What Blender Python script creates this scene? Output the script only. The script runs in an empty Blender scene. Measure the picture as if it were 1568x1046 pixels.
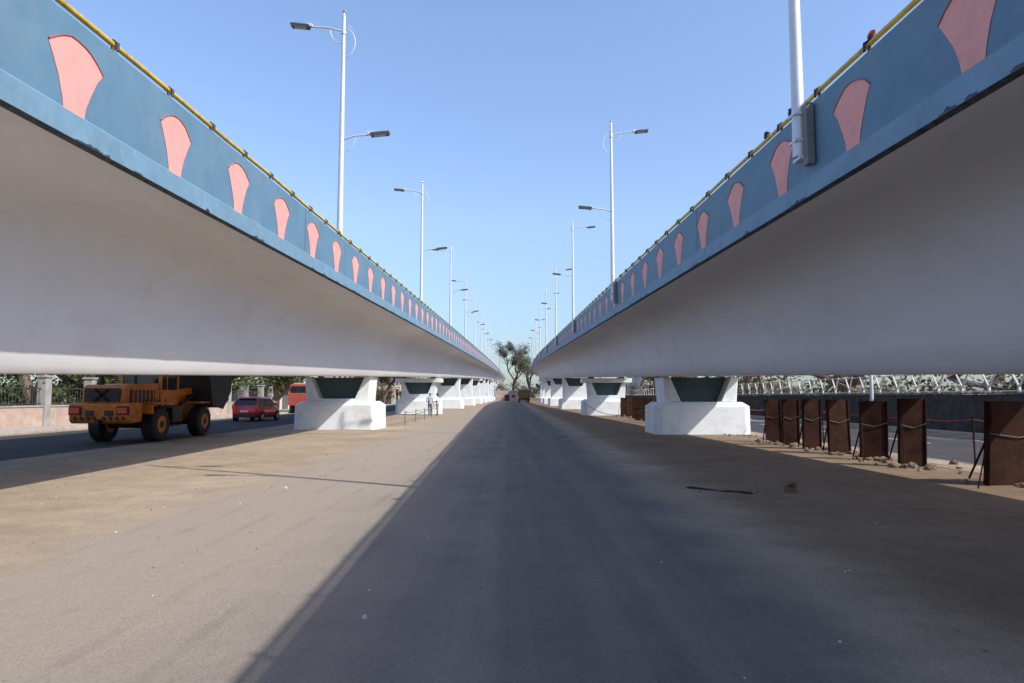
import bpy, bmesh, math, random
from mathutils import Vector, Matrix, noise as mn
R=random.Random(7)
sc=bpy.context.scene
# ------------------------------------------------------------------ materials
def nt(name):
    m=bpy.data.materials.new(name); m.use_nodes=True
    n=m.node_tree; b=n.nodes['Principled BSDF']
    return m,n,b
def N(n,t,**k):
    x=n.nodes.new(t)
    for a,v in k.items(): setattr(x,a,v)
    return x
def noise(n,scale,detail=5,rough=.6,stretch=None):
    tc=N(n,'ShaderNodeTexCoord'); mp=N(n,'ShaderNodeMapping')
    n.links.new(tc.outputs['Object'],mp.inputs['Vector'])
    if stretch: mp.inputs['Scale'].default_value=stretch
    t=N(n,'ShaderNodeTexNoise'); t.inputs['Scale'].default_value=scale
    t.inputs['Detail'].default_value=detail; t.inputs['Roughness'].default_value=rough
    n.links.new(mp.outputs[0],t.inputs['Vector'])
    return t.outputs['Fac']
def ramp(n,fac,stops):
    r=N(n,'ShaderNodeValToRGB'); n.links.new(fac,r.inputs[0])
    e=r.color_ramp.elements
    while len(e)<len(stops): e.new(.5)
    for i,(p,c) in enumerate(stops):
        e[i].position=p; e[i].color=(c[0],c[1],c[2],1) if hasattr(c,'__len__') else (c,c,c,1)
    return r.outputs[0]
def mix(n,fac,a,b,mode='MIX'):
    x=N(n,'ShaderNodeMix',data_type='RGBA',blend_type=mode)
    for s,v in ((x.inputs[0],fac),(x.inputs[6],a),(x.inputs[7],b)):
        if isinstance(v,bpy.types.NodeSocket): n.links.new(v,s)
        else: s.default_value=v if not hasattr(v,'__len__') else (v[0],v[1],v[2],1)
    return x.outputs[2]
def math_(n,op,a,b=None,c=None):
    x=N(n,'ShaderNodeMath',operation=op)
    for s,v in zip(x.inputs,(a,b,c)):
        if v is None: continue
        if isinstance(v,bpy.types.NodeSocket): n.links.new(v,s)
        else: s.default_value=v
    return x.outputs[0]
def sstep(n,v,a,c):
    mr=N(n,'ShaderNodeMapRange',interpolation_type='SMOOTHSTEP'); n.links.new(v,mr.inputs[0])
    mr.inputs[1].default_value=a; mr.inputs[2].default_value=c
    return mr.outputs[0]
def bump(n,b,fac,strength=.3,dist=.02):
    bp=N(n,'ShaderNodeBump'); bp.inputs['Strength'].default_value=strength; bp.inputs['Distance'].default_value=dist
    n.links.new(fac,bp.inputs['Height']); n.links.new(bp.outputs[0],b.inputs['Normal'])
def mat(name,col,rough=.7,var=.25,scale=3,bmp=.15,metal=0,dirt=None,dscale=1.2,stretch=None,spec=.5,dr=(.5,.72,.75)):
    m,n,b=nt(name)
    f=noise(n,scale,6,.65,stretch)
    lo=[c*(1-var) for c in col]; hi=[min(1,c*(1+var)) for c in col]
    c=ramp(n,f,[(.3,lo),(.7,hi)])
    if dirt:
        f2=noise(n,dscale,8,.7)
        c=mix(n,ramp(n,f2,[(dr[0],0),(dr[1],dr[2])]),c,dirt)
    n.links.new(c,b.inputs['Base Color'])
    b.inputs['Roughness'].default_value=rough; b.inputs['Metallic'].default_value=metal
    b.inputs['Specular IOR Level'].default_value=spec
    if bmp: bump(n,b,noise(n,scale*8,5,.6),bmp,.01)
    return m
DIRT=[(.315,.24,.17),(.40,.32,.235),(.47,.385,.295)]
def grit(n,c,k=1.0):
    sp=ramp(n,noise(n,55,6,.82),[(.34,1-.42*k),(.5,1.0),(.68,1+.22*k)])
    c=mix(n,1.0,c,sp,'MULTIPLY')
    pe=ramp(n,noise(n,17,2,.5),[(.66,1.0),(.72,1-.25*k)])
    return mix(n,1.0,c,pe,'MULTIPLY')
def dirtcol(n):
    c=ramp(n,noise(n,.3,9,.62),[(.28,DIRT[0]),(.5,DIRT[1]),(.75,DIRT[2])])
    bl=ramp(n,noise(n,1.6,9,.72),[(.35,.82),(.6,1.04)])
    c=mix(n,1.0,c,bl,'MULTIPLY')
    return grit(n,c)
def ground_mat(name,x0=None,x1=None,soft=.9,dark=(.075,.072,.072),dust=.45,main=False):
    m,n,b=nt(name)
    c=dirtcol(n)
    if x0 is not None:
        tc=N(n,'ShaderNodeTexCoord'); sp=N(n,'ShaderNodeSeparateXYZ'); n.links.new(tc.outputs['Object'],sp.inputs[0])
        cx=(x0+x1)/2; hw=(x1-x0)/2
        d=math_(n,'ABSOLUTE',math_(n,'SUBTRACT',sp.outputs[0],cx))
        wob0=math_(n,'SUBTRACT',noise(n,.45,10,.7),.5)
        wob=math_(n,'MULTIPLY',wob0,2.6*soft)
        e=math_(n,'ADD',math_(n,'SUBTRACT',hw,d),wob)
        mk=sstep(n,e,0,soft*1.2)
        a=ramp(n,noise(n,70,4,.8),[(.3,[v*.6 for v in dark]),(.5,dark),(.72,[v*1.6 for v in dark])])
        streak=ramp(n,noise(n,1.0,9,.68,(2.4,.05,1)),[(.35,.0),(.68,1)])
        patch=ramp(n,noise(n,.5,10,.72),[(.32,.1),(.68,1)])
        dd=math_(n,'MINIMUM',math_(n,'MULTIPLY',math_(n,'ADD',streak,patch),dust),1)
        a=mix(n,dd,a,(.235,.21,.185))
        if main:
            lf=sstep(n,math_(n,'ADD',math_(n,'MULTIPLY',sp.outputs[0],-1),math_(n,'MULTIPLY',wob0,3)),-.6,2.8)
            a=mix(n,math_(n,'MULTIPLY',lf,.88),a,(.385,.325,.262))
            for xx,wd,st in((2.55,.42,.7),(-.25,.22,.25),(1.15,.28,.2)):
                q=math_(n,'ABSOLUTE',math_(n,'SUBTRACT',math_(n,'ADD',sp.outputs[0],math_(n,'MULTIPLY',wob0,1.1)),xx))
                ln=math_(n,'MULTIPLY',math_(n,'SUBTRACT',1,sstep(n,q,.03,wd)),st)
                a=mix(n,ln,a,(.31,.27,.225))
            # thin curved tyre marks in the dust
            wv=N(n,'ShaderNodeTexWave',wave_type='BANDS',bands_direction='X'); wv.inputs['Scale'].default_value=.55; wv.inputs['Distortion'].default_value=1.6; wv.inputs['Detail'].default_value=2; wv.inputs['Detail Scale'].default_value=.25
            mp=N(n,'ShaderNodeMapping'); mp.inputs['Scale'].default_value=(1,.12,1); mp.inputs['Rotation'].default_value=(0,0,.12)
            n.links.new(tc.outputs['Object'],mp.inputs[0]); n.links.new(mp.outputs[0],wv.inputs[0])
            tm=math_(n,'MULTIPLY',ramp(n,wv.outputs[1],[(.86,0),(.97,1)]),ramp(n,noise(n,.8,5,.6),[(.45,0),(.65,.3)]))
            a=mix(n,tm,a,(.17,.15,.13))
            a=grit(n,a,.7)
        c=mix(n,mk,c,a)
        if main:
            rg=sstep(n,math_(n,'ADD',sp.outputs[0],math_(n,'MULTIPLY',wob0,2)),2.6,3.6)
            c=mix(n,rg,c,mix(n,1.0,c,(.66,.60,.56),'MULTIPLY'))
    n.links.new(c,b.inputs['Base Color']); b.inputs['Roughness'].default_value=.9
    b.inputs['Specular IOR Level'].default_value=.15
    h=math_(n,'ADD',noise(n,45,6,.75),math_(n,'MULTIPLY',noise(n,5,5,.6),1.5))
    bump(n,b,h,.55,.025)
    return m
M={}
M['ground']=ground_mat('dirt_ground')
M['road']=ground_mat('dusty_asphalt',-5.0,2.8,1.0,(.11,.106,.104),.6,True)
M['roadL']=ground_mat('side_road_asphalt',-19.3,-11.6,.35,(.045,.045,.047),.12)
M['roadR']=ground_mat('side_road_asphalt_b',9.9,16.9,.35,(.045,.045,.048),.12)
def girder_mat():
    m,n,b=nt('painted_concrete_girder')
    c=ramp(n,noise(n,.5,7,.6,(1,.25,1)),[(.3,(.63,.63,.64)),(.7,(.73,.73,.74))])
    st=ramp(n,noise(n,1.2,9,.72,(1,.4,.7)),[(.52,0),(.82,.5)])
    c=mix(n,st,c,(.46,.42,.38))
    fine=ramp(n,noise(n,3.5,9,.75),[(.62,0),(.78,.4)])
    c=mix(n,fine,c,(.42,.37,.33))
    n.links.new(c,b.inputs['Base Color']); b.inputs['Roughness'].default_value=.6
    bump(n,b,noise(n,2.5,6,.6),.15,.03)
    return m
M['girder']=girder_mat()
M['blue']=mat('blue_parapet_paint',(.105,.205,.285),.62,.11,1.6,.25,dirt=(.16,.235,.285),dscale=2.0)
M['bluelip']=mat('blue_lip_paint',(.155,.27,.36),.62,.15,2.5,.3,dirt=(.27,.35,.40),dscale=6,dr=(.55,.72,.6))
M['drip']=mat('drip_edge_grime',(.05,.058,.066),.8,.8,9,.3)
M['pink']=mat('pink_paint',(.82,.34,.29),.65,.06,4,.1,dirt=(.62,.27,.23),dscale=3)
M['pinkshade']=mat('pink_rim_shade',(.32,.13,.10),.7,.2,8,.1)  # dark pink on an added rim paints the shade along the motif's recessed top
M['yellow']=mat('yellow_pipe_paint',(.66,.40,.03),.45,.25,6,.1,dirt=(.2,.12,.04),dscale=9)
M['black']=mat('black_rubber',(.02,.02,.02),.7,.2,8,.1)
M['deck']=mat('deck_asphalt',(.06,.06,.06),.9)
M['white']=mat('white_pier_paint',(.76,.81,.84),.6,.06,2.0,.15,dirt=(.58,.56,.52),dscale=1.4)
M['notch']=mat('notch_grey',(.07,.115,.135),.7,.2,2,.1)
M['pole']=mat('galvanised_pole',(.62,.64,.66),.45,.08,5,.05,metal=.2)
M['lampd']=mat('lamp_head_dark',(.08,.08,.075),.4,.1,6,0)
M['bracket']=mat('bracket_grey',(.19,.185,.175),.7,.25,5,.1)
M['rust']=mat('rusty_steel',(.036,.014,.0095),.9,.6,2.2,.3,dirt=(.014,.009,.008),dscale=3,spec=.15)
M['stone']=mat('rubble_stone',(.20,.15,.11),.9,.35,6,.4)
M['wallstone']=mat('stone_masonry',(.05,.049,.048),.9,.5,2.5,.5,dirt=(.10,.092,.08),dscale=1.5)
M['plaster']=mat('pinkish_plaster',(.45,.34,.28),.85,.2,1.5,.2,dirt=(.28,.2,.16),dscale=1)
M['concrete']=mat('grey_concrete',(.34,.32,.3),.85,.2,2,.2,dirt=(.2,.18,.16))
M['fencew']=mat('fence_whitewash',(.68,.66,.62),.8,.12,4,.1,dirt=(.45,.4,.35))
M['kerb']=mat('kerb_concrete',(.42,.38,.33),.85,.2,2,.2,dirt=(.28,.2,.14))
M['iron']=mat('iron_bars',(.05,.045,.045),.6,.2,5,0)
M['orange']=mat('orange_machine_paint',(.66,.19,.012),.55,.25,3,.1,dirt=(.13,.06,.03),dscale=4.0,dr=(.5,.68,.8))
M['dark']=mat('dark_steel',(.028,.025,.024),.6,.3,4,.1,dirt=(.07,.055,.04))
M['glass']=mat('dark_glass',(.02,.025,.03),.08,.1,1,0,spec=.8)
M['redl']=mat('red_lens',(.75,.06,.02),.25,.1,3,0)
M['redcar']=mat('red_car_paint',(.60,.012,.018),.22,.06,3,0,spec=.7)
M['plate']=mat('number_plate',(.7,.7,.6),.5,.05,3,0)
M['tin']=mat('tin_roof',(.24,.16,.12),.6,.4,2,.2)
M['wwhite']=mat('white_wall_paint',(.55,.52,.47),.8,.12,1.0,.1,dirt=(.36,.32,.27))
M['shop']=mat('shop_red',(.40,.07,.05),.6,.2,2,.1)
M['shopb']=mat('shop_sign_cream',(.45,.38,.24),.6,.2,2,.1)
M['shutter']=mat('roller_shutter',(.11,.11,.11),.5,.3,1.5,.3,stretch=(1,1,12))
M['bark']=mat('bark',(.17,.125,.09),.9,.35,4,.5,stretch=(3,3,.6))
M['line']=mat('road_marking',(.6,.6,.57),.7,.25,6,.1)
M['cable']=mat('cable',(.03,.03,.03),.6,.1,5,0)
M['lightbeam']=mat('machine_yellow',(.20,.14,.04),.5,.3,3,.1,dirt=(.06,.05,.04))
def leafmat(name,c,tr_=.3):
    m,n,b=nt(name)
    col=ramp(n,noise(n,1.2,3,.6),[(.3,[v*.6 for v in c]),(.7,[v*1.35 for v in c])])
    n.links.new(col,b.inputs['Base Color']); b.inputs['Roughness'].default_value=.75; b.inputs['Specular IOR Level'].default_value=.15
    tr=N(n,'ShaderNodeBsdfTranslucent'); n.links.new(col,tr.inputs[0])
    mx=N(n,'ShaderNodeMixShader'); mx.inputs[0].default_value=tr_
    out=[x for x in n.nodes if x.type=='OUTPUT_MATERIAL'][0]
    n.links.new(b.outputs[0],mx.inputs[1]); n.links.new(tr.outputs[0],mx.inputs[2]); n.links.new(mx.outputs[0],out.inputs[0])
    return m
LEAF=[leafmat('leaf_dark',(.035,.06,.018)),leafmat('leaf_mid',(.07,.11,.03)),leafmat('leaf_light',(.12,.15,.05))]
LEAFD=[leafmat('leaf_far_dark',(.05,.052,.028)),leafmat('leaf_far_mid',(.08,.08,.042)),leafmat('leaf_far_dry',(.13,.10,.06))]
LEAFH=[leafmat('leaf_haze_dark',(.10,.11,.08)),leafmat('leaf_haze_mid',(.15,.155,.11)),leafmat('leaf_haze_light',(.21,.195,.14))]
# ------------------------------------------------------------------ builder
class B:
    def __init__(s): s.v=[];s.f=[];s.m=[];s.mats=[]
    def mi(s,m):
        if isinstance(m,str): m=M[m]
        if m not in s.mats: s.mats.append(m)
        return s.mats.index(m)
    def add(s,vs,fs,m):
        o=len(s.v); s.v+= [tuple(v) for v in vs]; k=s.mi(m)
        for f in fs: s.f.append([i+o for i in f]); s.m.append(k)
    def box(s,c,d,m,rot=0,tx=1,ty=1,mtx=None):
        x,y,z=d[0]/2,d[1]/2,d[2]/2; vs=[]
        for sz in(-1,1):
            a=1 if sz<0 else tx; b=1 if sz<0 else ty
            for sx,sy in((-1,-1),(1,-1),(1,1),(-1,1)):
                p=Vector((sx*x*a,sy*y*b,sz*z))
                if rot: p=Matrix.Rotation(rot,3,'Z')@p
                if mtx: p=mtx@p
                vs.append(p+Vector(c))
        s.add(vs,[(3,2,1,0),(4,5,6,7),(0,1,5,4),(1,2,6,5),(2,3,7,6),(3,0,4,7)],m)
    def cyl(s,p,q,r1,r2,m,n=10,cap=True):
        p=Vector(p);q=Vector(q);d=(q-p).normalized()
        a=d.orthogonal().normalized(); b=d.cross(a); vs=[]
        for c,r in((p,r1),(q,r2)):
            for i in range(n):
                t=2*math.pi*i/n; vs.append(c+a*math.cos(t)*r+b*math.sin(t)*r)
        fs=[(i,(i+1)%n,n+(i+1)%n,n+i) for i in range(n)]
        if cap: fs+=[tuple(range(n))[::-1],tuple(range(n,2*n))]
        s.add(vs,fs,m)
    def tube(s,pts,rs,m,n=8):
        if not hasattr(rs,'__len__'): rs=[rs]*len(pts)
        pts=[Vector(p) for p in pts]; vs=[]; prev=None
        for i,p in enumerate(pts):
            d=(pts[min(i+1,len(pts)-1)]-pts[max(i-1,0)]).normalized()
            if prev is None: a=d.orthogonal().normalized()
            else:
                a=(prev-d*prev.dot(d)); a=a.normalized() if a.length>1e-4 else d.orthogonal().normalized()
            prev=a; b=d.cross(a)
            for k in range(n):
                t=2*math.pi*k/n; vs.append(p+(a*math.cos(t)+b*math.sin(t))*rs[i])
        fs=[]
        for i in range(len(pts)-1):
            for k in range(n):
                fs.append((i*n+k,i*n+(k+1)%n,(i+1)*n+(k+1)%n,(i+1)*n+k))
        fs+=[tuple(range(n))[::-1],tuple(range((len(pts)-1)*n,len(pts)*n))]
        s.add(vs,fs,m)
    def loft(s,rings,m,cap=True):
        n=len(rings[0]); vs=[v for r in rings for v in r]; fs=[]
        for i in range(len(rings)-1):
            for k in range(n): fs.append((i*n+k,i*n+(k+1)%n,(i+1)*n+(k+1)%n,(i+1)*n+k))
        if cap: fs+=[tuple(range(n))[::-1],tuple(range((len(rings)-1)*n,len(rings)*n))]
        s.add(vs,fs,m)
    def prism(s,poly,y0,y1,m,axis='y'):
        n=len(poly)
        if axis=='y': vs=[(a,y0,b) for a,b in poly]+[(a,y1,b) for a,b in poly]
        else: vs=[(y0,a,b) for a,b in poly]+[(y1,a,b) for a,b in poly]
        fs=[(i,(i+1)%n,n+(i+1)%n,n+i) for i in range(n)]+[tuple(range(n))[::-1],tuple(range(n,2*n))]
        s.add(vs,fs,m)
    def rock(s,c,r,m,sd=0,sub=1):
        bm=bmesh.new(); bmesh.ops.create_icosphere(bm,subdivisions=sub,radius=1)
        k=Vector((R.uniform(.7,1.3),R.uniform(.7,1.3),R.uniform(.5,.9)))
        o=Vector((R.random()*99,R.random()*99,0))
        vs=[Vector(c)+Vector((v.co.x*k.x,v.co.y*k.y,v.co.z*k.z))*r*(1+.5*mn.noise(v.co*1.3+o)) for v in bm.verts]
        fs=[[v.index for v in f.verts] for f in bm.faces]; bm.free(); s.add(vs,fs,m)
    def obj(s,name,parent=None,smooth=None,bevel=0,loc=None,rotz=0,recalc=True):
        me=bpy.data.meshes.new(name); me.from_pydata(s.v,[],s.f)
        for m in s.mats: me.materials.append(m)
        me.polygons.foreach_set('material_index',s.m)
        if recalc:
            bm=bmesh.new(); bm.from_mesh(me); bmesh.ops.recalc_face_normals(bm,faces=bm.faces); bm.to_mesh(me); bm.free()
        if smooth:
            me.polygons.foreach_set('use_smooth',[True]*len(me.polygons)); me.set_sharp_from_angle(angle=math.radians(smooth))
        me.update()
        o=bpy.data.objects.new(name,me); sc.collection.objects.link(o)
        if bevel:
            b=o.modifiers.new('b','BEVEL'); b.width=bevel; b.segments=2; b.limit_method='ANGLE'
        if loc: o.location=loc
        o.rotation_euler[2]=rotz
        if parent: o.parent=parent
        return o
def empty(name,loc=(0,0,0)):
    e=bpy.data.objects.new(name,None); sc.collection.objects.link(e); e.location=loc; return e
# ------------------------------------------------------------------ ground
def sheet(name,x0,x1,y0,y1,z,m):
    b=B(); b.add([(x0,y0,z),(x1,y0,z),(x1,y1,z),(x0,y1,z)],[(0,1,2,3)],m); return b.obj(name,recalc=False)
sheet('ground',-2500,2500,-600,4500,0,'ground')
sheet('dirt_road',-9.2,9.2,-60,900,.004,'road')
sheet('side_road',-20.0,-11.0,-60,900,.004,'roadL')
sheet('side_road.001',9.4,17.3,-60,900,.004,'roadR')
b=B()
for i in range(60):
    y=-20+i*6; b.add([(13.3,y,.009),(13.42,y,.009),(13.42,y+3,.009),(13.3,y+3,.009)],[(0,1,2,3)],'line')
b.add([(16.55,-30,.009),(16.67,-30,.009),(16.67,300,.009),(16.55,300,.009)],[(0,1,2,3)],'line')
b.obj('road_marking',recalc=False)
b=B(); b.box((-19.9,150,.07),(.25,400,.15),'kerb'); b.box((-21.1,150,.055),(2.15,400,.12),'kerb'); b.obj('footpath',bevel=.02)
b=B(); b.box((17.2,150,.07),(.25,400,.15),'kerb'); b.obj('kerb',bevel=.02)
# ------------------------------------------------------------------ bridges
def soff(s): return 1.55+.0285*s-2.0e-5*s*s
W=7.6
half=[(.06,2.20),(.5,2.17),(.95,2.08),(1.3,1.90),(1.58,1.62),(1.78,1.25),(1.91,.85),(1.99,.45),(2.04,.1),(2.12,.0)]
par=[(0,2.23),(0,2.47),(.05,2.51),(.05,3.42),(.08,3.45),(.25,3.45),(.27,3.42),(.27,2.55)]
sec=list(reversed(half))+par
sec=sec+[(W-u,v) for u,v in reversed(sec)]
nh=len(half); nsec=len(sec)
def secmat(i):
    k=i if i<nsec//2 else nsec-2-i
    if i==nsec-1: return 'girder'
    if k<nh-1: return 'girder'
    if k==nh-1: return 'drip'
    j=k-nh
    if j in(0,1): return 'bluelip'
    if j<=6 : return 'blue'
    return 'deck'
def bridge(side,bb,curve,pier0,npier,mot0):
    e=empty('flyover_bridge')
    def P(u,v,s): return (side*(bb+u)+curve(s),s,soff(s)+v)
    span=27.0
    joints=[-40]; k=pier0+1.2+span
    while k<470: joints.append(k); k+=3*span
    joints.append(470)
    for a,c in zip(joints[:-1],joints[1:]):
        b=B(); a2=a+.035; c2=c-.035; n=max(2,int((c2-a2)/3))
        for q in range(n):
            s0=a2+(c2-a2)*q/n; s1=a2+(c2-a2)*(q+1)/n
            if q==0: b.v+= [P(u,v,s0) for u,v in sec]
            o=len(b.v)-nsec; b.v+=[P(u,v,s1) for u,v in sec]
            for i in range(nsec):
                j=(i+1)%nsec; b.f.append([o+i,o+j,o+nsec+j,o+nsec+i]); b.m.append(b.mi(secmat(i)))
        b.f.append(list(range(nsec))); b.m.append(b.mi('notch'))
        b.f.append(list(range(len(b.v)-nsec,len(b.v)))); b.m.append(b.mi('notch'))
        b.obj('girder_span',e,smooth=35)
    b=B(); s=-4
    while s<80:
        L=R.uniform(.08,.5); n=max(3,int(L/.05)); vs=[P(-.004,2.235,s),]
        for i in range(n+1): vs.append(P(-.004,2.243+R.random()**3*.045*math.sin(math.pi*(i+.3)/(n+.6)),s+L*i/n))
        vs.append(P(-.004,2.235,s+L)); b.add(vs,[tuple(range(len(vs)))],'drip')
        vs=[P(.0,2.226,s)]+[P(.0+R.random()*.12,2.218,s+L*i/n) for i in range(n+1)]+[P(.0,2.226,s+L)]
        b.add(vs,[tuple(range(len(vs)))],'drip')
        s+=L+R.expovariate(1/1.0)
    b.obj('chipped_edge',e,recalc=False)
    b=B(); s=-6.0
    while s<150:
        b.add([P(.047,2.515,s),P(.047,3.43,s),P(.047,3.43,s+.018),P(.047,2.515,s+.018)],[(0,1,2,3)],'drip')
        s+=9.9
    b.obj('parapet_joint_lines',e,recalc=False)
    b=B(); shp=[]
    for i in range(9):
        t=-1+2*i/8; shp.append((.415*t,-.21-.18*t*t))
    shp+=[(.33,-.5),(.235,-.68),(.175,-.83),(.15,-.96),(0,-.975),(-.15,-.96),(-.175,-.83),(-.235,-.68),(-.33,-.5)]
    for q in range(-4,150):
        s=mot0+1.98*q
        tw=R.uniform(-.018,.012); sx=R.uniform(.94,1.05)
        jit=[(R.uniform(-.008,.008),R.uniform(-.008,.008)) for _ in shp]
        for ub,sg in((.05,-1),(W-.05,1)):
            u0=ub+sg*.005
            vs=[P(u0,3.45+h+tw+j[1],s+w*sx+j[0]) for (w,h),j in zip(shp,jit)]
            b.add(vs,[tuple(range(len(vs)))],'pink')
            if s<90:
                top=shp[:9]; vs=[]
                for (w,h),j in zip(top,jit):
                    hh=3.45+h+tw+j[1]; ss=s+w*sx+j[0]
                    vs+=[P(ub,hh+.018,ss),P(ub+sg*.016,hh+.014,ss),P(ub+sg*.016,hh+.002,ss),P(ub,hh,ss)]
                fs=[]
                for i in range(8):
                    for j in range(3): fs.append((4*i+j,4*i+j+1,4*i+4+j+1,4*i+4+j))
                b.add(vs,fs,'pinkshade')
    b.obj('parapet_motifs',e,recalc=False)
    b=B()
    for ub in(.09,W-.09):
        pts=[P(ub,3.52+.008*math.sin(s*1.7),s) for s in [x*2.0-40 for x in range(250)]]
        b.tube(pts,.03,'yellow',8)
        s=-9.6
        while s<230:
            p=Vector(P(ub,3.44,s)); b.cyl(p,p+Vector((0,0,.07)),.02,.02,'dark',6)
            b.tube([p+Vector((-side*.055,0,.0)),p+Vector((-side*.055,0,.085)),p+Vector((0,0,.125)),p+Vector((side*.05,0,.085))],.018,'dark',5)
            s+=1.19
    b.obj('pipe_rail',e,smooth=50)
    for q in range(-1,npier):
        y=pier0+span*q; cx=side*(bb+W/2)+curve(y); T=soff(y)
        jointed=((q-1)%3==0); yc=y+1.2; b=B()
        if jointed: T=soff(y)-.42
        def oct(w,d,ch,z): 
            w/=2;d/=2
            return [(cx+a,yc+c,z) for a,c in ((-w+ch,-d),(w-ch,-d),(w,-d+ch),(w,d-ch),(w-ch,d),(-w+ch,d),(-w,d-ch),(-w,-d+ch))]
        b.loft([oct(3.84,2.44,.26,-.1),oct(3.8,2.4,.26,1.1),oct(3.3,2.0,.22,1.27)],'white')
        nz=max(1.28,T-1.02)
        nb=1.25
        poly=[(-1.42,nb),(-1.42,nz),(-1.5,T-.03),(-1.22,T-.03),(-.8,nz),(.8,nz),(1.22,T-.03),(1.5,T-.03),(1.42,nz),(1.42,nb)]
        b.prism([(cx+a,c) for a,c in poly],yc-.85,yc+.85,'white')
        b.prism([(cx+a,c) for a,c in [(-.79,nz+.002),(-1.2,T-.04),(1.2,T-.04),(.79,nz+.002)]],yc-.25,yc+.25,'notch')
        if jointed:
            b.box((cx,yc,T+.14),(3.9,2.1,.34),'white')
            for a in(-1.2,1.2):
                for c in(-.55,.55): b.box((cx+a,yc+c,T+.365),(.4,.4,.11),'dark')
        b.obj('pier',e,bevel=.03)
    return P
PL=bridge(-1,4.2,lambda s:0,31,16,6.42)
cr=lambda s: 1.5e-4*max(0,s-80)**2
PR=bridge(1,3.75,cr,27,16,5.42)
# ------------------------------------------------------------------ street lamps
def lamp(P,side,s,u):
    b=B(); base=Vector(P(u,2.75,s)); top=Vector(P(u,3.47+5.85,s))
    b.tube([base,base+(top-base)*.5,top],[.08,.064,.042],'pole',12)
    b.rock(top+Vector((0,0,.12)),.07,'pole'); b.cyl(top,top+Vector((0,0,.08)),.03,.02,'pole',8)
    b.cyl(top+Vector((0,0,-.5)),top+Vector((0,0,-.42)),.065,.065,'pole',12)
    def arm(dirx,z,L):
        p0=top+Vector((0,0,z))
        pts=[p0,p0+Vector((dirx*L*.35,0,.10)),p0+Vector((dirx*L*.65,0,.12)),p0+Vector((dirx*L*.8,0,.15))]
        b.tube(pts,[.026,.024,.022,.022],'pole',8)
        pts=[p0+Vector((dirx*(.03+.32*math.sin(t*math.pi/2)),0,-.32+.36*(1-math.cos(t*math.pi/2)))) for t in [i/7 for i in range(8)]]
        b.tube(pts,.012,'pole',6)
        c=p0+Vector((dirx*L*.98,0,.17))
        mtx=Matrix.Rotation(-dirx*.10,3,'Y')
        b.box(c,(.5,.2,.04),'lampd',mtx=mtx,tx=.9,ty=.8); b.box(c+Vector((0,0,-.04)),(.46,.18,.05),'lampd',mtx=mtx)
        b.box(c-Vector((dirx*.23,0,0)),(.16,.09,.08),'pole',mtx=mtx)
        b.box(c+Vector((0,0,-.068)),(.3,.13,.012),'pole',mtx=mtx)
    arm(side,-.42,1.15)
    arm(-side,-3.3,1.0)
    pts=[top+Vector((-side*.30*math.sin(a),0,-.72+.40*math.cos(a))) for a in [i*math.pi/12 for i in range(13)]]
    b.tube(pts,.013,'pole',6)
    pts=[top+Vector((0,0,-.30)),top+Vector((-side*.12,0,-.24)),top+Vector((-side*.2,0,-.34))]
    b.tube(pts,.012,'pole',6)
    if u<0:
        b.box(Vector(P(-.02,3.0,s-.14)),(.09,.14,.78),'bracket'); b.box(Vector(P(-.05,2.72,s)),(.14,.22,.04),'pole')
        for hz in(3.3,2.95): b.box(Vector(P(u,hz,s)),(.17,.19,.035),'pole')
    return b.obj('street_lamp',smooth=40)
for i in range(16): lamp(PL,-1,17.0+15.5*i,.16)
lamp(PL,-1,1.5,.16)
for i in range(15): lamp(PR,1,8.5+16.1*i,-.08)
for s,m in((7.0,'redl'),(9.1,'dark'),(10.0,'dark')):
    b=B(); p=Vector(PR(.09,3.54,s)); b.cyl(p,p+Vector((0,0,.05)),.045,.045,'dark',10); b.rock(p+Vector((0,0,.075)),.05,m,sub=2); b.obj('warning_beacon',smooth=60)
# ------------------------------------------------------------------ rusty shutter plates
def plate(x,y,w,h,rot,lean):
    b=B(); mt=Matrix.Rotation(rot,3,'Z')@Matrix.Rotation(lean,3,'X')
    def L(c,d,m): b.box(mt@Vector(c)+Vector((x,y,0)),d,m,mtx=mt)
    L((0,0,h/2),(w,.012,h),'rust')
    for xx in(-w/2+.025,w/2-.025): L((xx,.04,h/2),(.05,.1,h-.01),'rust')
    for xx in(-w/2+.012,w/2-.012): L((xx,-.02,h/2),(.022,.03,h-.01),'rust')
    for zz in(.03,h*.5,h-.03): L((0,.04,zz),(w-.11,.08,.04),'rust')
    for sgn in(-.3,.3):
        p=mt@Vector((w*sgn,.08,h*.8))+Vector((x,y,0)); q=Vector((x+w*sgn+.1,y+.85,.02)); b.cyl(p,q,.02,.02,'rust',6)
    p=mt@Vector((-w*.48,-.05,h*.85))+Vector((x,y,0)); q=Vector((x-w*.9,y-.55,.02)); b.cyl(p,q,.012,.012,'rust',6)
    b.tube([mt@Vector((-w*.5,-.03,h*.62))+Vector((x,y,0)),mt@Vector((0,-.035,h*.57))+Vector((x,y,0)),mt@Vector((w*.5,-.03,h*.64))+Vector((x,y,0))],.009,'cable',5)
    return b.obj('rusty_shutter_plate')
xs=[(1183,.5),(1209,.5),(1241,.52),(1283,.58),(1334,.6),(1392,.55),(1548,1.15)]
pts=[]
for px,w in xs:
    z=8.55*1045/(px-785); pts.append((8.55,z)); plate(8.55,z,w,1.42+R.uniform(-.06,.05),R.uniform(-.2,.2),R.uniform(-.06,.09))
for z in(37,39,41.5,43,46,48.5,51): plate(8.3+R.uniform(-.2,.2),z,.8,1.4,R.uniform(-.3,.3),.02); pts.append((8.4,z))
b=B()
for x,z in pts:
    for k in range(18):
        r=R.uniform(.03,.12); b.rock((x+R.gauss(0,.35),z+R.gauss(-.1,.35),r*.35),r,'stone')
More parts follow.
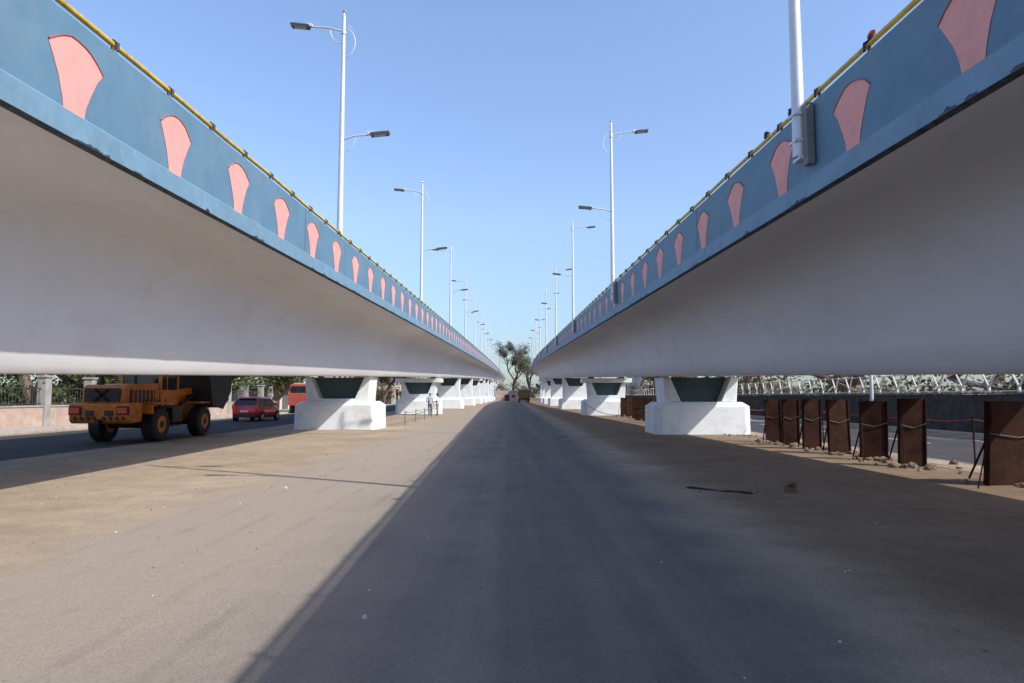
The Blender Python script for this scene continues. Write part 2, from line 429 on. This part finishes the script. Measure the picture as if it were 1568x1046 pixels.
for k in range(110):
    r=R.uniform(.015,.07); b.rock((8.9+R.gauss(0,.35),R.uniform(10,40),r*.4),r,'stone')
b.obj('rubble')
b=B()
for k in range(1700):
    z=3+60*R.random()**2; x=R.uniform(-11,9); 
    if -3<x<2.5 and R.random()<.7: continue
    r=R.uniform(.004,.018); b.rock((x,z,r*.3),r,'stone' if R.random()<.88 else 'wwhite',sub=0)
for x,z,r in((-1.0,4.75,.024),(2.0,4.3,.016),(1.35,6.3,.014),(-3.7,11.3,.03),(2.9,6.0,.018),(-1.1,5.4,.012)):
    b.rock((x,z,.008),r,'wwhite')
b.obj('gravel')
b=B(); b.cyl((4.35,10.85,.0),(4.36,10.83,.16),.11,.10,'stone',9); b.rock((4.36,10.84,.14),.115,'stone',sub=2); b.obj('broken_stone_block',smooth=40)
b=B(); pp=[(2.85+.085*i,11.3-.07*i+.03*math.sin(i*2.1),.015+.01*math.sin(i)) for i in range(11)]; b.tube(pp,[.012+.012*math.sin(i*1.9)**2 for i in range(11)],'dark',6)
for k in range(14): b.rock((2.9+R.random()*1.4,11.2+R.gauss(-.3,.15),.01),R.uniform(.01,.03),'stone')
b.obj('fallen_stick')
b=B()
def sag(p,q,s,n=10): 
    p=Vector(p);q=Vector(q); return [p.lerp(q,i/n)-Vector((0,0,4*s*(i/n)*(1-i/n))) for i in range(n+1)]
b.tube(sag((5.95,29.5,1.0),(5.9,53,.8),.5),.02,'cable',5); b.tube(sag((-5.9,33.4,.7),(-6.2,57,.9),.4),.02,'cable',5)
b.obj('sagging_cable')
b=B()
for i,z in enumerate((36,40,44,48,52)):
    b.cyl((-5.6,z,0),(-5.6,z,.75),.03,.03,'bracket',8); 
for a,c in((36,40),(40,44),(44,48),(48,52)): b.tube(sag((-5.6,a,.7),(-5.6,c,.7),.08,6),.018,'bracket',5)
b.obj('rope_barrier')
b=B()
ps=[10.1+2.4*i for i in range(16)]
for z in ps: b.cyl((10.0,z,0),(10.0,z,1.05),.02,.02,'rust',6)
for a,c in zip(ps[:-1],ps[1:]):
    b.tube(sag((10.0,a,1.0),(10.0,c,1.0),.07,5),.012,'shop',4); b.tube(sag((10.0,a,.55),(10.0,c,.55),.05,5),.012,'line',4)
b.obj('tape_barrier')
# ------------------------------------------------------------------ right stone wall + lattice
b=B(); y=-10
while y<260:
    L=6; b.box((18.2,y+L/2,.78+R.uniform(-.03,.03)),(.4,L-.01,1.56),'wallstone'); b.box((18.2,y+L/2,1.62),(.5,L-.02,.06),'bracket'); y+=L
b.obj('stone_wall')
b=B(); y=-8
while y<200:
    b.box((18.2,y,1.76),(.08,.08,.24),'fencew')
    b.cyl((18.2,y,1.84),(18.1,y-.58,2.5),.045,.036,'fencew',6); b.cyl((18.2,y,1.84),(18.3,y+.58,2.5),.045,.036,'fencew',6)
    y+=1.55
for dx,z in((0,2.47),(0,1.70)): b.cyl((18.2+dx,-8,z),(18.2+dx,200,z),.022,.022,'fencew',5)
b.obj('lattice_fence')
for x,z in((17.6,33.5),(17.6,54),(17.6,76)):
    b=B(); b.cyl((x,z,0),(x,z,7),.09,.06,'pole',10); b.cyl((x,z,0),(x,z,.4),.16,.14,'concrete',10); b.cyl((x,z,6.8),(x-1.2,z,7.1),.03,.03,'pole',8); b.box((x-1.35,z,7.1),(.5,.2,.1),'lampd'); b.obj('utility_pole',smooth=40)
# ------------------------------------------------------------------ left boundary wall
b=B(); y=8
while y<62:
    b.box((-22.2,y,1.2),(.42,.42,2.4),'concrete'); b.box((-22.2,y,2.44),(.54,.54,.1),'concrete')
    b.box((-22.2,y+1.75,.5),(.26,3.07,1.0),'plaster'); b.box((-22.2,y+1.75,1.04),(.34,3.05,.08),'concrete')
    for k in range(14): b.box((-22.2,y+.35+k*.215,1.5),(.025,.025,.86),'iron')
    for z in(1.15,1.88): b.box((-22.2,y+1.75,z),(.04,3.05,.04),'iron')
    y+=3.5
b.obj('boundary_wall',bevel=.01)
# ------------------------------------------------------------------ trees
def tree(name,x,y,h,cr,seed,nleaf=2600,leaf=.22,mats=LEAF,trunk=.22,lean=0,spread=.55,first=.35,zs=.8,cl=.2,skip=.12):
    r=random.Random(seed); b=B(); tips=[]
    def br(p,d,L,rad,lev):
        pts=[p]; q=p.copy(); dd=d.copy(); n=4
        for i in range(n):
            dd=(dd+Vector((r.gauss(0,.14),r.gauss(0,.14),r.gauss(.03,.08)))).normalized(); q=q+dd*L/n; pts.append(q.copy())
        b.tube(pts,[rad*(1-.5*i/n) for i in range(n+1)],'bark',7 if lev<2 else 5)
        if lev>=3: tips.append(pts[-1]); tips.append(pts[2]); return
        for k in range(3 if lev==0 else r.choice((2,3,3))+ (1 if lev==1 else 0)):
            i=r.choice((2,3,4)) if lev else r.choice((2,3,4)); a=r.uniform(0,6.28)
            nd=(dd*.7+Vector((math.cos(a)*spread*1.5,math.sin(a)*spread*1.5,r.uniform(.05,.6)))).normalized()
            br(pts[i],nd,L*r.uniform(.55,.8),rad*.5,lev+1)
        if lev: tips.append(pts[-1])
    br(Vector((0,0,-.1)),Vector((lean,0,1)).normalized(),h*first,trunk,0)
    zz=max(t.z for t in tips); xm=[t.x for t in tips]; xx=(max(xm)-min(xm))/2; xc=0 if lean else (max(xm)+min(xm))/2
    kx=cr/xx; kz=(h*.95)/zz
    f=lambda z:1+(kx-1)*min(1,max(0,z)/(h*first*.8))
    g=lambda z:-xc*kx*min(1,max(0,z)/(h*first))
    b.v=[(v[0]*f(v[2])+g(v[2]),v[1]*f(v[2]),v[2]*kz) for v in b.v]
    tips=[Vector((t.x*f(t.z)+g(t.z),t.y*f(t.z),t.z*kz)) for t in tips]
    per=max(1,nleaf//len(tips))
    for t in tips:
        mt=r.choice((0,1,1,2)); cs=r.uniform(.5,1.1)*cr*cl
        if r.random()<skip: continue
        for k in range(per):
            o=Vector((r.gauss(0,1),r.gauss(0,1),r.gauss(0,zs)))*cs; c=t+o
            a=Vector((r.gauss(0,1),r.gauss(0,1),r.gauss(0,.6))).normalized(); n2=a.orthogonal().normalized(); n2=(Matrix.Rotation(r.uniform(0,6.28),3,a)@n2)
            s=leaf*r.uniform(.5,1.2); w=s*.45
            b.add([c-a*s*.5,c+n2*w*.5,c+a*s*.5,c-n2*w*.5],[(0,1,2,3)],mats[mt if r.random()<.8 else r.choice((0,1,2))])
    return b.obj(name,loc=(x,y,0),recalc=False)
tree('neem_tree',-25.0,37,5,3.6,3,6500,.28,first=.22)
tree('neem_tree',-26.5,46,5.5,4.0,4,6000,.32,first=.22)
tree('roadside_tree',-22.9,33.0,6.5,2.6,5,1800,.25,lean=.25,trunk=.2)
tree('roadside_tree',-30,30,6,3.8,12,4500,.3,first=.25)
tree('neem_tree',-25,58,5.5,4.2,6,5000,.36,first=.22)
tree('neem_tree',-24.5,70,5.5,3.6,8,4500,.4,first=.22)
tree('neem_tree',-22.5,120,9,5,9,4000,.5,LEAFD)
tree('eucalyptus_tree',1.2,232,20.5,5.8,24,8500,.55,LEAFH,trunk=.45,first=.34,spread=.6,cl=.15,skip=.12)
tree('eucalyptus_tree',7.0,262,17,5.0,27,5000,.55,LEAFH,trunk=.4,first=.34,cl=.17,skip=.15)
tree('dry_tree',24,62,7,4,31,1500,.35,LEAFD)
tree('dry_tree',23,48,5.5,3.2,32,1400,.3,LEAFD)
tree('dry_tree',25,78,8,4.5,33,2500,.45,LEAFD)
tree('dry_tree',22,100,8,4.5,34,3000,.5,LEAF)
tree('dry_tree',26,33,5,3,35,1000,.25,LEAFD)
def mass(name,spots,n,leaf,mats,seed):
    r=random.Random(seed); b=B()
    for x,y,rx,h in spots:
        lumps=[(Vector((x+r.gauss(0,rx*.5),y+r.gauss(0,rx*.5),h*r.uniform(.2,.85))),rx*r.uniform(.25,.5)) for _ in range(8)]
        b.tube([(x,y,0),(x+.2,y,h*.5)],[rx*.06,rx*.03],'bark',5)
        for k in range(n):
            c0,q=r.choice(lumps); d=Vector((r.gauss(0,1),r.gauss(0,1),r.gauss(0,.8)))*q*.6; c=c0+d
            if c.z<.1: continue
            a=Vector((r.gauss(0,1),r.gauss(0,1),r.gauss(0,1))).normalized(); n2=a.orthogonal().normalized(); s=leaf*r.uniform(.5,1.3)
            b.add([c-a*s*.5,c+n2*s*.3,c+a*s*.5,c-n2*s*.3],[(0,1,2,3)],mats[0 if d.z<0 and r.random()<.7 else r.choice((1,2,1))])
    return b.obj(name,recalc=False)
rr=random.Random(5); spots=[]
for i in range(46): 
    x=-140+i*6.2; spots.append((x,rr.uniform(300,360),rr.uniform(4,7),rr.uniform(6,11)))
mass('distant_trees',spots,420,1.1,LEAFH,1)
spots=[(-24-rr.uniform(0,10),rr.uniform(110,260),rr.uniform(3,5),rr.uniform(4,8)) for _ in range(26)]+[(22.5+rr.uniform(0,12),rr.uniform(50,260),rr.uniform(2.5,5),rr.uniform(3.5,7)) for _ in range(40)]
mass('roadside_bushes',spots,420,.6,LEAFD,2)
spots=[(22.5+rr.uniform(0,4),rr.uniform(15,120),1.8,rr.uniform(1.9,2.7)) for _ in range(46)]
mass('dry_hedge',spots,330,.3,LEAFD,3)
spots=[(-23.8-rr.uniform(0,2.5),rr.uniform(20,62),1.6,rr.uniform(2.2,3.6)) for _ in range(34)]
mass('hedge',spots,380,.22,LEAF,4)
# ------------------------------------------------------------------ buildings
def building(name,x,y,w,d,h,wall,bays,storeys=2,colors=('shop','shopb','shutter')):
    e=empty(name,(x,y,0)); b=B(); b.box((0,0,h/2),(w,d,h),wall); b.box((0,0,h+.15),(w+.5,d+.5,.3),'concrete')
    b.box((0,0,h+.6),(w,d,.6),wall); b.obj('walls',e)
    b=B(); sh=h/storeys; bw=d/bays
    for face,sg in(('x',1),('y',-1)):
        L=d if face=='x' else w; nb=bays if face=='x' else max(2,int(w/bw)); bb=L/nb
        for k in range(nb):
            t=-L/2+bb*(k+.5)
            def bx(a,z,s1,s2,m,out):
                if face=='x': b.box((w/2+out/2,a,z),(out,s1,s2),m)
                else: b.box((a,-d/2-out/2,z),(s1,out,s2),m)
            bx(t,1.2,bb*.66,2.3,'shutter' if k%2 else 'dark',.05); bx(t,2.78,bb*.8,.42,colors[k%3],.16); 
            bx(t,2.45,bb*.94,.06,'tin',.9)
            for f in range(1,storeys):
                z=f*sh+sh*.55; bx(t,z,bb*.45,1.2,'glass',.03); bx(t,z-.66,bb*.55,.08,'concrete',.12); bx(t,z+.66,bb*.55,.08,'concrete',.3)
                bx(t-bb*.24,z,.06,1.24,'concrete',.07); bx(t+bb*.24,z,.06,1.24,'concrete',.07); bx(t,z,.05,1.2,'concrete',.06)
    b.obj('shopfronts',e)
building('shop_building',-32,86,10,18,7,'wwhite',6)
building('shop_building',-33,112,12,20,9,'plaster',6,3)
building('shop_building',-27,140,9,16,6,'wwhite',4)
building('shop_building',33,150,12,22,7,'wwhite',5)
def hut(x,y,w,d,h,m,name='tin_roof_hut'):
    b=B(); b.box((x,y,h/2),(w,d,h),m); b.prism([(x-w*.6,h-.1),(x,h+w*.28),(x+w*.6,h-.1),(x+w*.6,h),(x,h+w*.28+.1),(x-w*.6,h)],y-d*.6,y+d*.6,'tin')
    b.box((x,y-d/2-.02,1),(w*.22,.05,2),'dark'); b.box((x+w*.3,y-d/2-.02,1.5),(w*.16,.05,.8),'glass'); b.obj(name)
hut(-1.6,225,7,7,3.4,'plaster'); hut(5.5,240,6,6,3.2,'tin')
# ------------------------------------------------------------------ vehicles
def wheel(b,x,y,r,w,hub='orange'):
    prof=[(-w/2,r*.55),(-w/2,r*.9),(-w*.38,r),(w*.38,r),(w/2,r*.9),(w/2,r*.55)]
    n=26; rings=[]
    for dx,q in prof: rings.append([(x+dx,y+math.cos(2*math.pi*i/n)*q,r+math.sin(2*math.pi*i/n)*q) for i in range(n)])
    b.loft(rings,'black')
    for i in range(n//2):
        a=4*math.pi*i/n; mt=Matrix.Rotation(a,3,'X')
        b.box(Vector((x,y,r))+mt@Vector((0,0,r*1.0)),(w*.8,r*.1,r*.06),'black',mtx=mt)
    b.cyl((x-w*.506,y,r),(x+w*.506,y,r),r*.5,r*.5,hub,20); b.cyl((x-w*.56,y,r),(x+w*.56,y,r),r*.2,r*.2,'dark',12)
def loader(x,y):
    e=empty('wheel_loader',(x,y,0)); b=B()
    def prof(pts,x0,x1,m): b.prism(pts,x0,x1,m,axis='x')
    prof([(0,.75),(-.05,1.25),(.1,1.3),(.7,1.3),(.7,.7),(.1,.65)],-.95,.95,'orange')
    prof([(.12,1.3),(.16,1.75),(.3,1.86),(2.3,1.95),(2.3,1.0),(.7,1.0)],-.66,.66,'orange')
    prof([(.7,.6),(.7,1.05),(3.4,1.05),(3.4,.6)],-.48,.48,'dark')
    b.obj('rear_body',e,bevel=.03)
    b=B(); b.box((0,.10,1.54),(1.1,.05,.42),'dark')
    for k in range(6): b.box((0,.07,1.38+k*.06),(1.0,.03,.018),'iron')
    for a in(.85,-.85): b.box((0,.04,1.54),(.07,.02,.55),'rust',mtx=Matrix.Rotation(a,3,'Y'))
    for sx in(-1,1):
        b.box((sx*.74,-.065,1.06),(.30,.05,.17),'redl'); b.box((sx*.74,-.03,1.06),(.40,.05,.27),'dark')
        b.box((sx*.3,-.05,.98),(.24,.05,.16),'dark')
        b.box((sx*.675,1.2,1.5),(.03,1.5,.42),'dark')
        for k in range(6): b.box((sx*.69,.6+k*.24,1.5),(.03,.05,.42),'orange')
        b.box((sx*.92,1.7,1.27),(.46,1.5,.06),'orange'); b.box((sx*.92,.98,1.1),(.46,.06,.34),'orange')
        b.box((sx*1.0,2.55,.8),(.3,.5,.05),'dark'); b.box((sx*1.0,2.55,.5),(.3,.5,.05),'dark'); b.cyl((sx*.85,2.35,.45),(sx*.85,2.35,1.4),.02,.02,'dark',6)
        b.box((sx*.8,2.95,.85),(.35,.7,.5),'dark')
        b.box((sx*.92,4.9,1.27),(.46,1.2,.06),'orange')
        b.cyl((sx*.95,2.2,2.2),(sx*1.15,2.0,2.3),.015,.015,'dark',6)
        for k in range(4): b.box((sx*(.15+k*.2),-.03,.82),(.1,.05,.09),'dark',mtx=Matrix.Rotation(.5,3,'Y'))
    b.box((0,-.06,.72),(.12,.2,.14),'dark'); b.cyl((.3,1.4,1.85),(.3,1.4,2.5),.05,.05,'dark',10)
    b.cyl((-.35,.6,1.8),(-.35,.6,2.15),.09,.09,'dark',12)
    b.obj('rear_details',e)
    b=B()
    for sx in(-.66,.66):
        for yy in(2.32,3.5): b.box((sx,yy,2.1),(.09,.09,1.7),'orange')
        b.box((sx,2.9,1.45),(.05,1.1,.55),'orange'); b.box((sx,2.9,2.3),(.02,1.08,1.15),'glass')
        b.box((sx,2.75,2.3),(.05,.05,1.15),'orange')
    for yy in(2.32,3.5): b.box((0,yy,1.45),(1.22,.05,.6),'orange'); b.box((0,yy,2.3),(1.22,.02,1.1),'glass')
    b.box((0,2.9,2.98),(1.6,1.5,.1),'orange'); b.box((0,2.9,1.14),(1.4,1.3,.1),'dark'); b.box((0,2.8,1.6),(.5,.45,.7),'dark')
    b.obj('cab',e,bevel=.015)
    b=B()
    prof([(3.5,.6),(3.5,1.35),(4.3,1.7),(5.5,1.1),(5.5,.6)],-.42,.42,'orange')
    for sx in(-.42,.42):
        b.prism([(3.9,1.5),(4.1,1.75),(5.2,1.85),(6.0,1.5),(6.0,1.3),(5.1,1.6),(4.2,1.5)],sx-.06,sx+.06,'orange',axis='x')
        b.cyl((sx*1.3,4.0,1.2),(sx*1.3,5.3,1.65),.06,.05,'dark',10)
    b.prism([(5.2,1.2),(4.9,2.2),(4.75,2.75),(4.85,2.8),(5.95,2.0),(6.7,1.5),(6.75,1.35),(6.2,1.05)],-1.2,1.2,'dark',axis='x')
    for sx in(-1.2,1.2): b.prism([(5.2,1.15),(4.75,2.75),(7.0,2.7),(6.9,1.7),(6.2,1.0)],sx-.03,sx+.03,'dark',axis='x')
    b.obj('lift_arms_and_bucket',e)
    b=B()
    for yy in(1.7,4.9):
        for sx in(-.86,.86): wheel(b,sx,yy,.57,.44)
        b.cyl((-.8,yy,.56),(.8,yy,.56),.12,.12,'dark',10)
    b.obj('wheels',e,smooth=35)
loader(-12.8,21.3)
def car(x,y,rz=0,name='red_hatchback_car'):
    e=empty(name,(x,y,0)); e.rotation_euler[2]=rz; b=B()
    def ring(yy,z0,z1,hw):
        zm=(z0+z1)/2
        pts=[(-hw*.86,z0),(hw*.86,z0),(hw*.98,z0+.1),(hw,zm),(hw*.97,z1-.1),(hw*.9,z1),(0,z1+.03),(-hw*.9,z1),(-hw*.97,z1-.1),(-hw,zm),(-hw*.98,z0+.1)]
        return [(a,yy,c) for a,c in pts]
    b.loft([ring(-.02,.42,.72,.66),ring(.03,.3,.93,.74),ring(.2,.24,.97,.8),ring(1.1,.22,.96,.83),ring(2.4,.22,.95,.83),ring(3.1,.24,.88,.8),ring(3.5,.28,.74,.74),ring(3.68,.36,.58,.6)],'redcar')
    def cr_(z,y0,y1,hw,c=.12): return [(-hw,y0+c,z),(-hw+c,y0,z),(hw-c,y0,z),(hw,y0+c,z),(hw,y1-c,z),(hw-c,y1,z),(-hw+c,y1,z),(-hw,y1-c,z)]
    b.loft([cr_(1.36,.42,2.12,.62),cr_(1.43,.5,2.02,.58),cr_(1.47,.68,1.85,.48)],'redcar')
    b.obj('body',e,smooth=50)
    b=B(); b.loft([cr_(.95,.08,2.85,.77),cr_(1.36,.42,2.12,.63)],'glass'); b.obj('windows',e,smooth=30)
    b=B()
    for sx in(-1,1):
        for y0,y1 in((.1,.44),(2.82,2.1)): b.cyl((sx*.74,y0,.95),(sx*.61,y1,1.38),.055,.045,'redcar',8)
        b.cyl((sx*.785,1.4,.94),(sx*.635,1.35,1.38),.03,.03,'redcar',6)
        b.box((sx*.66,.03,.86),(.2,.1,.26),'redl'); b.box((sx*.92,2.45,1.0),(.16,.1,.12),'redcar')
        for yy in(.62,3.0): b.cyl((sx*.835,yy,.31),(sx*.80,yy,.31),.34,.34,'black',20)
    b.box((0,.0,.36),(1.3,.12,.2),'dark'); b.box((0,-.03,.62),(.5,.02,.12),'plate'); b.box((0,.36,1.4),(1.1,.12,.03),'redcar')
    b.obj('trim',e,bevel=.01)
    b=B()
    for yy in(.62,3.0):
        for sx in(-.76,.76): wheel(b,sx,yy,.29,.18,'pole')
    b.obj('wheels',e,smooth=35)
car(-15.8,40.5,-.04)
def truck(x,y,body,cabm,name,rz=0,s=1):
    e=empty(name,(x,y,0)); e.rotation_euler[2]=rz; e.scale=(s,s,s); b=B()
    b.box((0,2.2,.75),(1.2,6,.3),'dark'); b.box((0,1.9,1.05),(2.3,4.2,.12),body)
    for sx in(-1.13,1.13): b.box((sx,1.9,1.75),(.06,4.2,1.3),body); [b.box((sx*1.03,-.1+k*.8,1.75),(.08,.1,1.3),'dark') for k in range(6)]
    b.box((0,-.18,1.75),(2.3,.06,1.3),body); b.box((0,3.98,1.9),(2.3,.06,1.6),body)
    for k in range(4): b.box((-.9+k*.6,-.24,1.75),(.08,.05,1.3),'dark')
    b.obj('cargo_bed',e)
    b=B(); b.loft([[(-1.1,4.2,.7),(1.1,4.2,.7),(1.1,5.7,.7),(-1.1,5.7,.7)],[(-1.1,4.2,1.7),(1.1,4.2,1.7),(1.1,5.7,1.7),(-1.1,5.7,1.7)],[(-1.0,4.2,2.6),(1.0,4.2,2.6),(1.0,5.4,2.6),(-1.0,5.4,2.6)]],cabm)
    b.box((0,4.15,2.15),(1.6,.03,.5),'glass')
    b.prism([(4.5,1.75),(4.5,2.4),(5.35,2.4),(5.5,1.75)],-1.11,1.11,'glass','x'); b.box((0,5.66,2.1),(1.8,.04,.6),'glass')
    for sx in(-.8,.8): b.box((sx,-.24,.95),(.3,.05,.15),'redl')
    b.obj('cab',e)
    b=B()
    for yy in(.7,1.75,4.9):
        for sx in(-.95,.95): wheel(b,sx,yy,.48,.3,'dark')
    b.obj('wheels',e,smooth=35)
truck(2.9,165,'lightbeam','dark','tipper_truck',0,1.15)
truck(-18.6,66,'wwhite','shop','cargo_truck',math.pi)
# ------------------------------------------------------------------ people
SK=mat('skin',(.22,.12,.075),.6,.1,5,0); HR=mat('hair',(.012,.01,.01),.6,.1,20,0)
SH=mat('white_shirt',(.7,.7,.68),.8,.08,6,.2); TR=mat('grey_trousers',(.06,.065,.085),.85,.15,6,.2); TR2=mat('khaki_trousers',(.26,.21,.15),.85,.12,6,.2); SHOE=mat('shoes',(.03,.025,.02),.5,.1,5,0)
SH2=mat('blue_shirt',(.28,.36,.48),.8,.08,6,.2); LIP=mat('lips',(.2,.07,.05),.5,.1,4,0)
def person(name,loc,rz,armL,armR,trous,stride=.1,turban=False,shirt=None):
    shirt=shirt or SH
    J={}; V=[];E=[];Rd=[];K=[]
    def j(n,p,r,par=None,k=0):
        J[n]=len(V); V.append(p); Rd.append(r); K.append(k)
        if par: E.append((J[par],J[n]))
    j('pel',(0,0,.93),(.15,.11)); j('sp',(0,-.01,1.12),(.145,.10),'pel',1); j('ch',(0,-.01,1.32),(.165,.11),'sp',1); j('nb',(0,0,1.45),(.07,.06),'ch',1); j('nk',(0,.01,1.52),(.05,.05),'nb',2)
    for s,nm,arm in((-1,'l',armL),(1,'r',armR)):
        j(nm+'hip',(s*.095,0,.88),(.09,.09),'pel',0); j(nm+'kn',(s*.11,s*stride*.5+.02,.49),(.062,.062),nm+'hip',0); j(nm+'an',(s*.12,s*stride,.09),(.045,.045),nm+'kn',0); j(nm+'to',(s*.14,s*stride+.17,.04),(.04,.03),nm+'an',3)
        el,wr=arm
        j(nm+'sh',(s*.185,-.01,1.40),(.06,.06),'ch',1); j(nm+'el',el,(.043,.043),nm+'sh',1); j(nm+'wr',wr,(.028,.024),nm+'el',2)
        d=(Vector(wr)-Vector(el)).normalized(); pm=Vector(wr)+d*.07; j(nm+'pa',tuple(pm),(.034,.018),nm+'wr',2)
        side=Vector((0,1,0)); side=(side-d*side.dot(d)).normalized()
        for q,(o,L) in enumerate(((.027,.07),(.009,.08),(-.009,.075),(-.026,.06))):
            a=pm+side*o; m1=a+d*L*.55; m2=m1+(d+Vector((-s*.4,0,0))).normalized()*L*.45
            j(f'{nm}f{q}',tuple(m1),(.009,.009),nm+'pa',2); j(f'{nm}g{q}',tuple(m2),(.008,.008),f'{nm}f{q}',2)
        th=Vector(wr)+d*.03+side*.045; j(nm+'th',tuple(th),(.011,.011),nm+'wr',2); j(nm+'tt',tuple(th+d*.035+side*.012),(.009,.009),nm+'th',2)
    me=bpy.data.meshes.new('tmp'); me.from_pydata(V,E,[]); o=bpy.data.objects.new('tmp',me); sc.collection.objects.link(o)
    sm=o.modifiers.new('s','SKIN'); ss=o.modifiers.new('u','SUBSURF'); ss.levels=1
    for i,sv in enumerate(me.skin_vertices[0].data): sv.radius=Rd[i]; sv.use_root=(i==0)
    dg=bpy.context.evaluated_depsgraph_get(); me2=bpy.data.meshes.new_from_object(o.evaluated_get(dg)); bpy.data.objects.remove(o)
    vs=[v.co.copy() for v in me2.vertices]; b=B(); ms=[trous,shirt,SK,SHOE]
    b.v=[tuple(v) for v in vs]; segs=[(Vector(V[a]),Vector(V[c]),K[c]) for a,c in E]
    for p in me2.polygons:
        c=p.center; best=9;kk=0
        for a,q,k in segs:
            t=max(0,min(1,(c-a).dot(q-a)/max(1e-6,(q-a).length_squared))); d=(c-a.lerp(q,t)).length
            if d<best: best=d;kk=k
        if kk==1 and c.z<.95: kk=0
        if kk==0 and c.z>.95: kk=1
        b.f.append(list(p.vertices)); b.m.append(b.mi(ms[kk]))
    bm=bmesh.new(); bmesh.ops.create_uvsphere(bm,u_segments=20,v_segments=14,radius=1); hv=[]
    for v in bm.verts:
        x,y,z=v.co; f=1-.18*max(0,-z); yy=y*.098*f; 
        if y>.5 and abs(x)<.2 and -.35<z<.1: yy+=.02
        if y>.3 and -.1<z<.2 and .2<abs(x)<.55: yy-=.006
        hv.append((x*.078*f,yy+.02,1.64+z*.118))
    o0=len(b.v); b.v+=hv
    for f in bm.faces:
        c=f.calc_center_median(); hair=(c.z>.45) or (c.y<.05 and c.z>-.35)
        b.f.append([q.index+o0 for q in f.verts]); b.m.append(b.mi(HR if hair else SK))
    bm.free()
    for s in(-1,1): b.rock((s*.08,.01,1.63),.022,SK); b.rock((s*.03,.108,1.655),.009,HR)
    b.box((0,.107,1.585),(.045,.012,.01),LIP)
    if turban: b.rock((0,.0,1.73),.115,SH,sub=2)
    return b.obj(name,smooth=60,loc=loc,rotz=rz)
hang=lambda s:((s*.25,-.04,1.13),(s*.27,.04,.88)); bent=lambda s:((s*.27,-.08,1.14),(s*.14,.16,1.08))
person('standing_man',(-6.35,53.0,0),math.radians(-150),hang(-1),bent(1),TR,.12,False,SH2)
person('standing_man',(-5.85,53.8,0),math.radians(70),bent(-1),hang(1),TR2,.08)
person('standing_man',(-18.2,39.5,0),math.radians(10),hang(-1),hang(1),TR,.2,False,SH2)
person('standing_man',(-20.9,47,.11),math.radians(160),hang(-1),bent(1),TR2,.2)
# ------------------------------------------------------------------ light, sky, camera
w=bpy.data.worlds.new("World"); sc.world=w; w.use_nodes=True; n=w.node_tree
bg=n.nodes['Background']; sk=n.nodes.new('ShaderNodeTexSky'); sk.sky_type='NISHITA'; sk.sun_disc=False
EL=40; AZ=math.degrees(math.atan2(.87,-.49))
sk.sun_elevation=math.radians(EL); sk.sun_rotation=math.radians(AZ); sk.air_density=1.1; sk.dust_density=1.2; sk.ozone_density=2.6; sk.altitude=300
tc=N(n,'ShaderNodeTexCoord'); sp=N(n,'ShaderNodeSeparateXYZ'); n.links.new(tc.outputs['Generated'],sp.inputs[0])
g=ramp(n,sp.outputs[2],[(0,(.40,.455,.555)),(.10,(.54,.56,.63)),(.25,(.81,.79,.85)),(.5,(.92,.90,.93)),(.8,(.78,.75,.77))])
sky=mix(n,1.0,sk.outputs[0],g,'MULTIPLY')
hs=n.nodes.new('ShaderNodeHueSaturation'); hs.inputs['Value'].default_value=1.9; hs.inputs['Saturation'].default_value=1.0
n.links.new(sky,hs.inputs['Color']); n.links.new(hs.outputs[0],bg.inputs[0]); bg.inputs[1].default_value=.15
sl=bpy.data.lights.new('sun','SUN'); sl.energy=5.0; sl.angle=math.radians(.5); sl.color=(1,.94,.86)
so=bpy.data.objects.new('sun',sl); sc.collection.objects.link(so)
c=math.cos(math.radians(EL)); d=Vector((-.87*c,.49*c,-math.sin(math.radians(EL))))
so.rotation_euler=d.to_track_quat('-Z','Y').to_euler(); so.location=(30,-20,40)
cam=bpy.data.cameras.new('camera'); cam.lens=24; cam.sensor_width=36; cam.clip_end=8000; cam.clip_start=.05
co=bpy.data.objects.new('camera',cam); sc.collection.objects.link(co); co.location=(0,0,1.5)
co.rotation_euler=(math.radians(90+4.59),0,0); sc.camera=co
sc.view_settings.view_transform='Standard'; sc.view_settings.look='None'; sc.view_settings.exposure=0
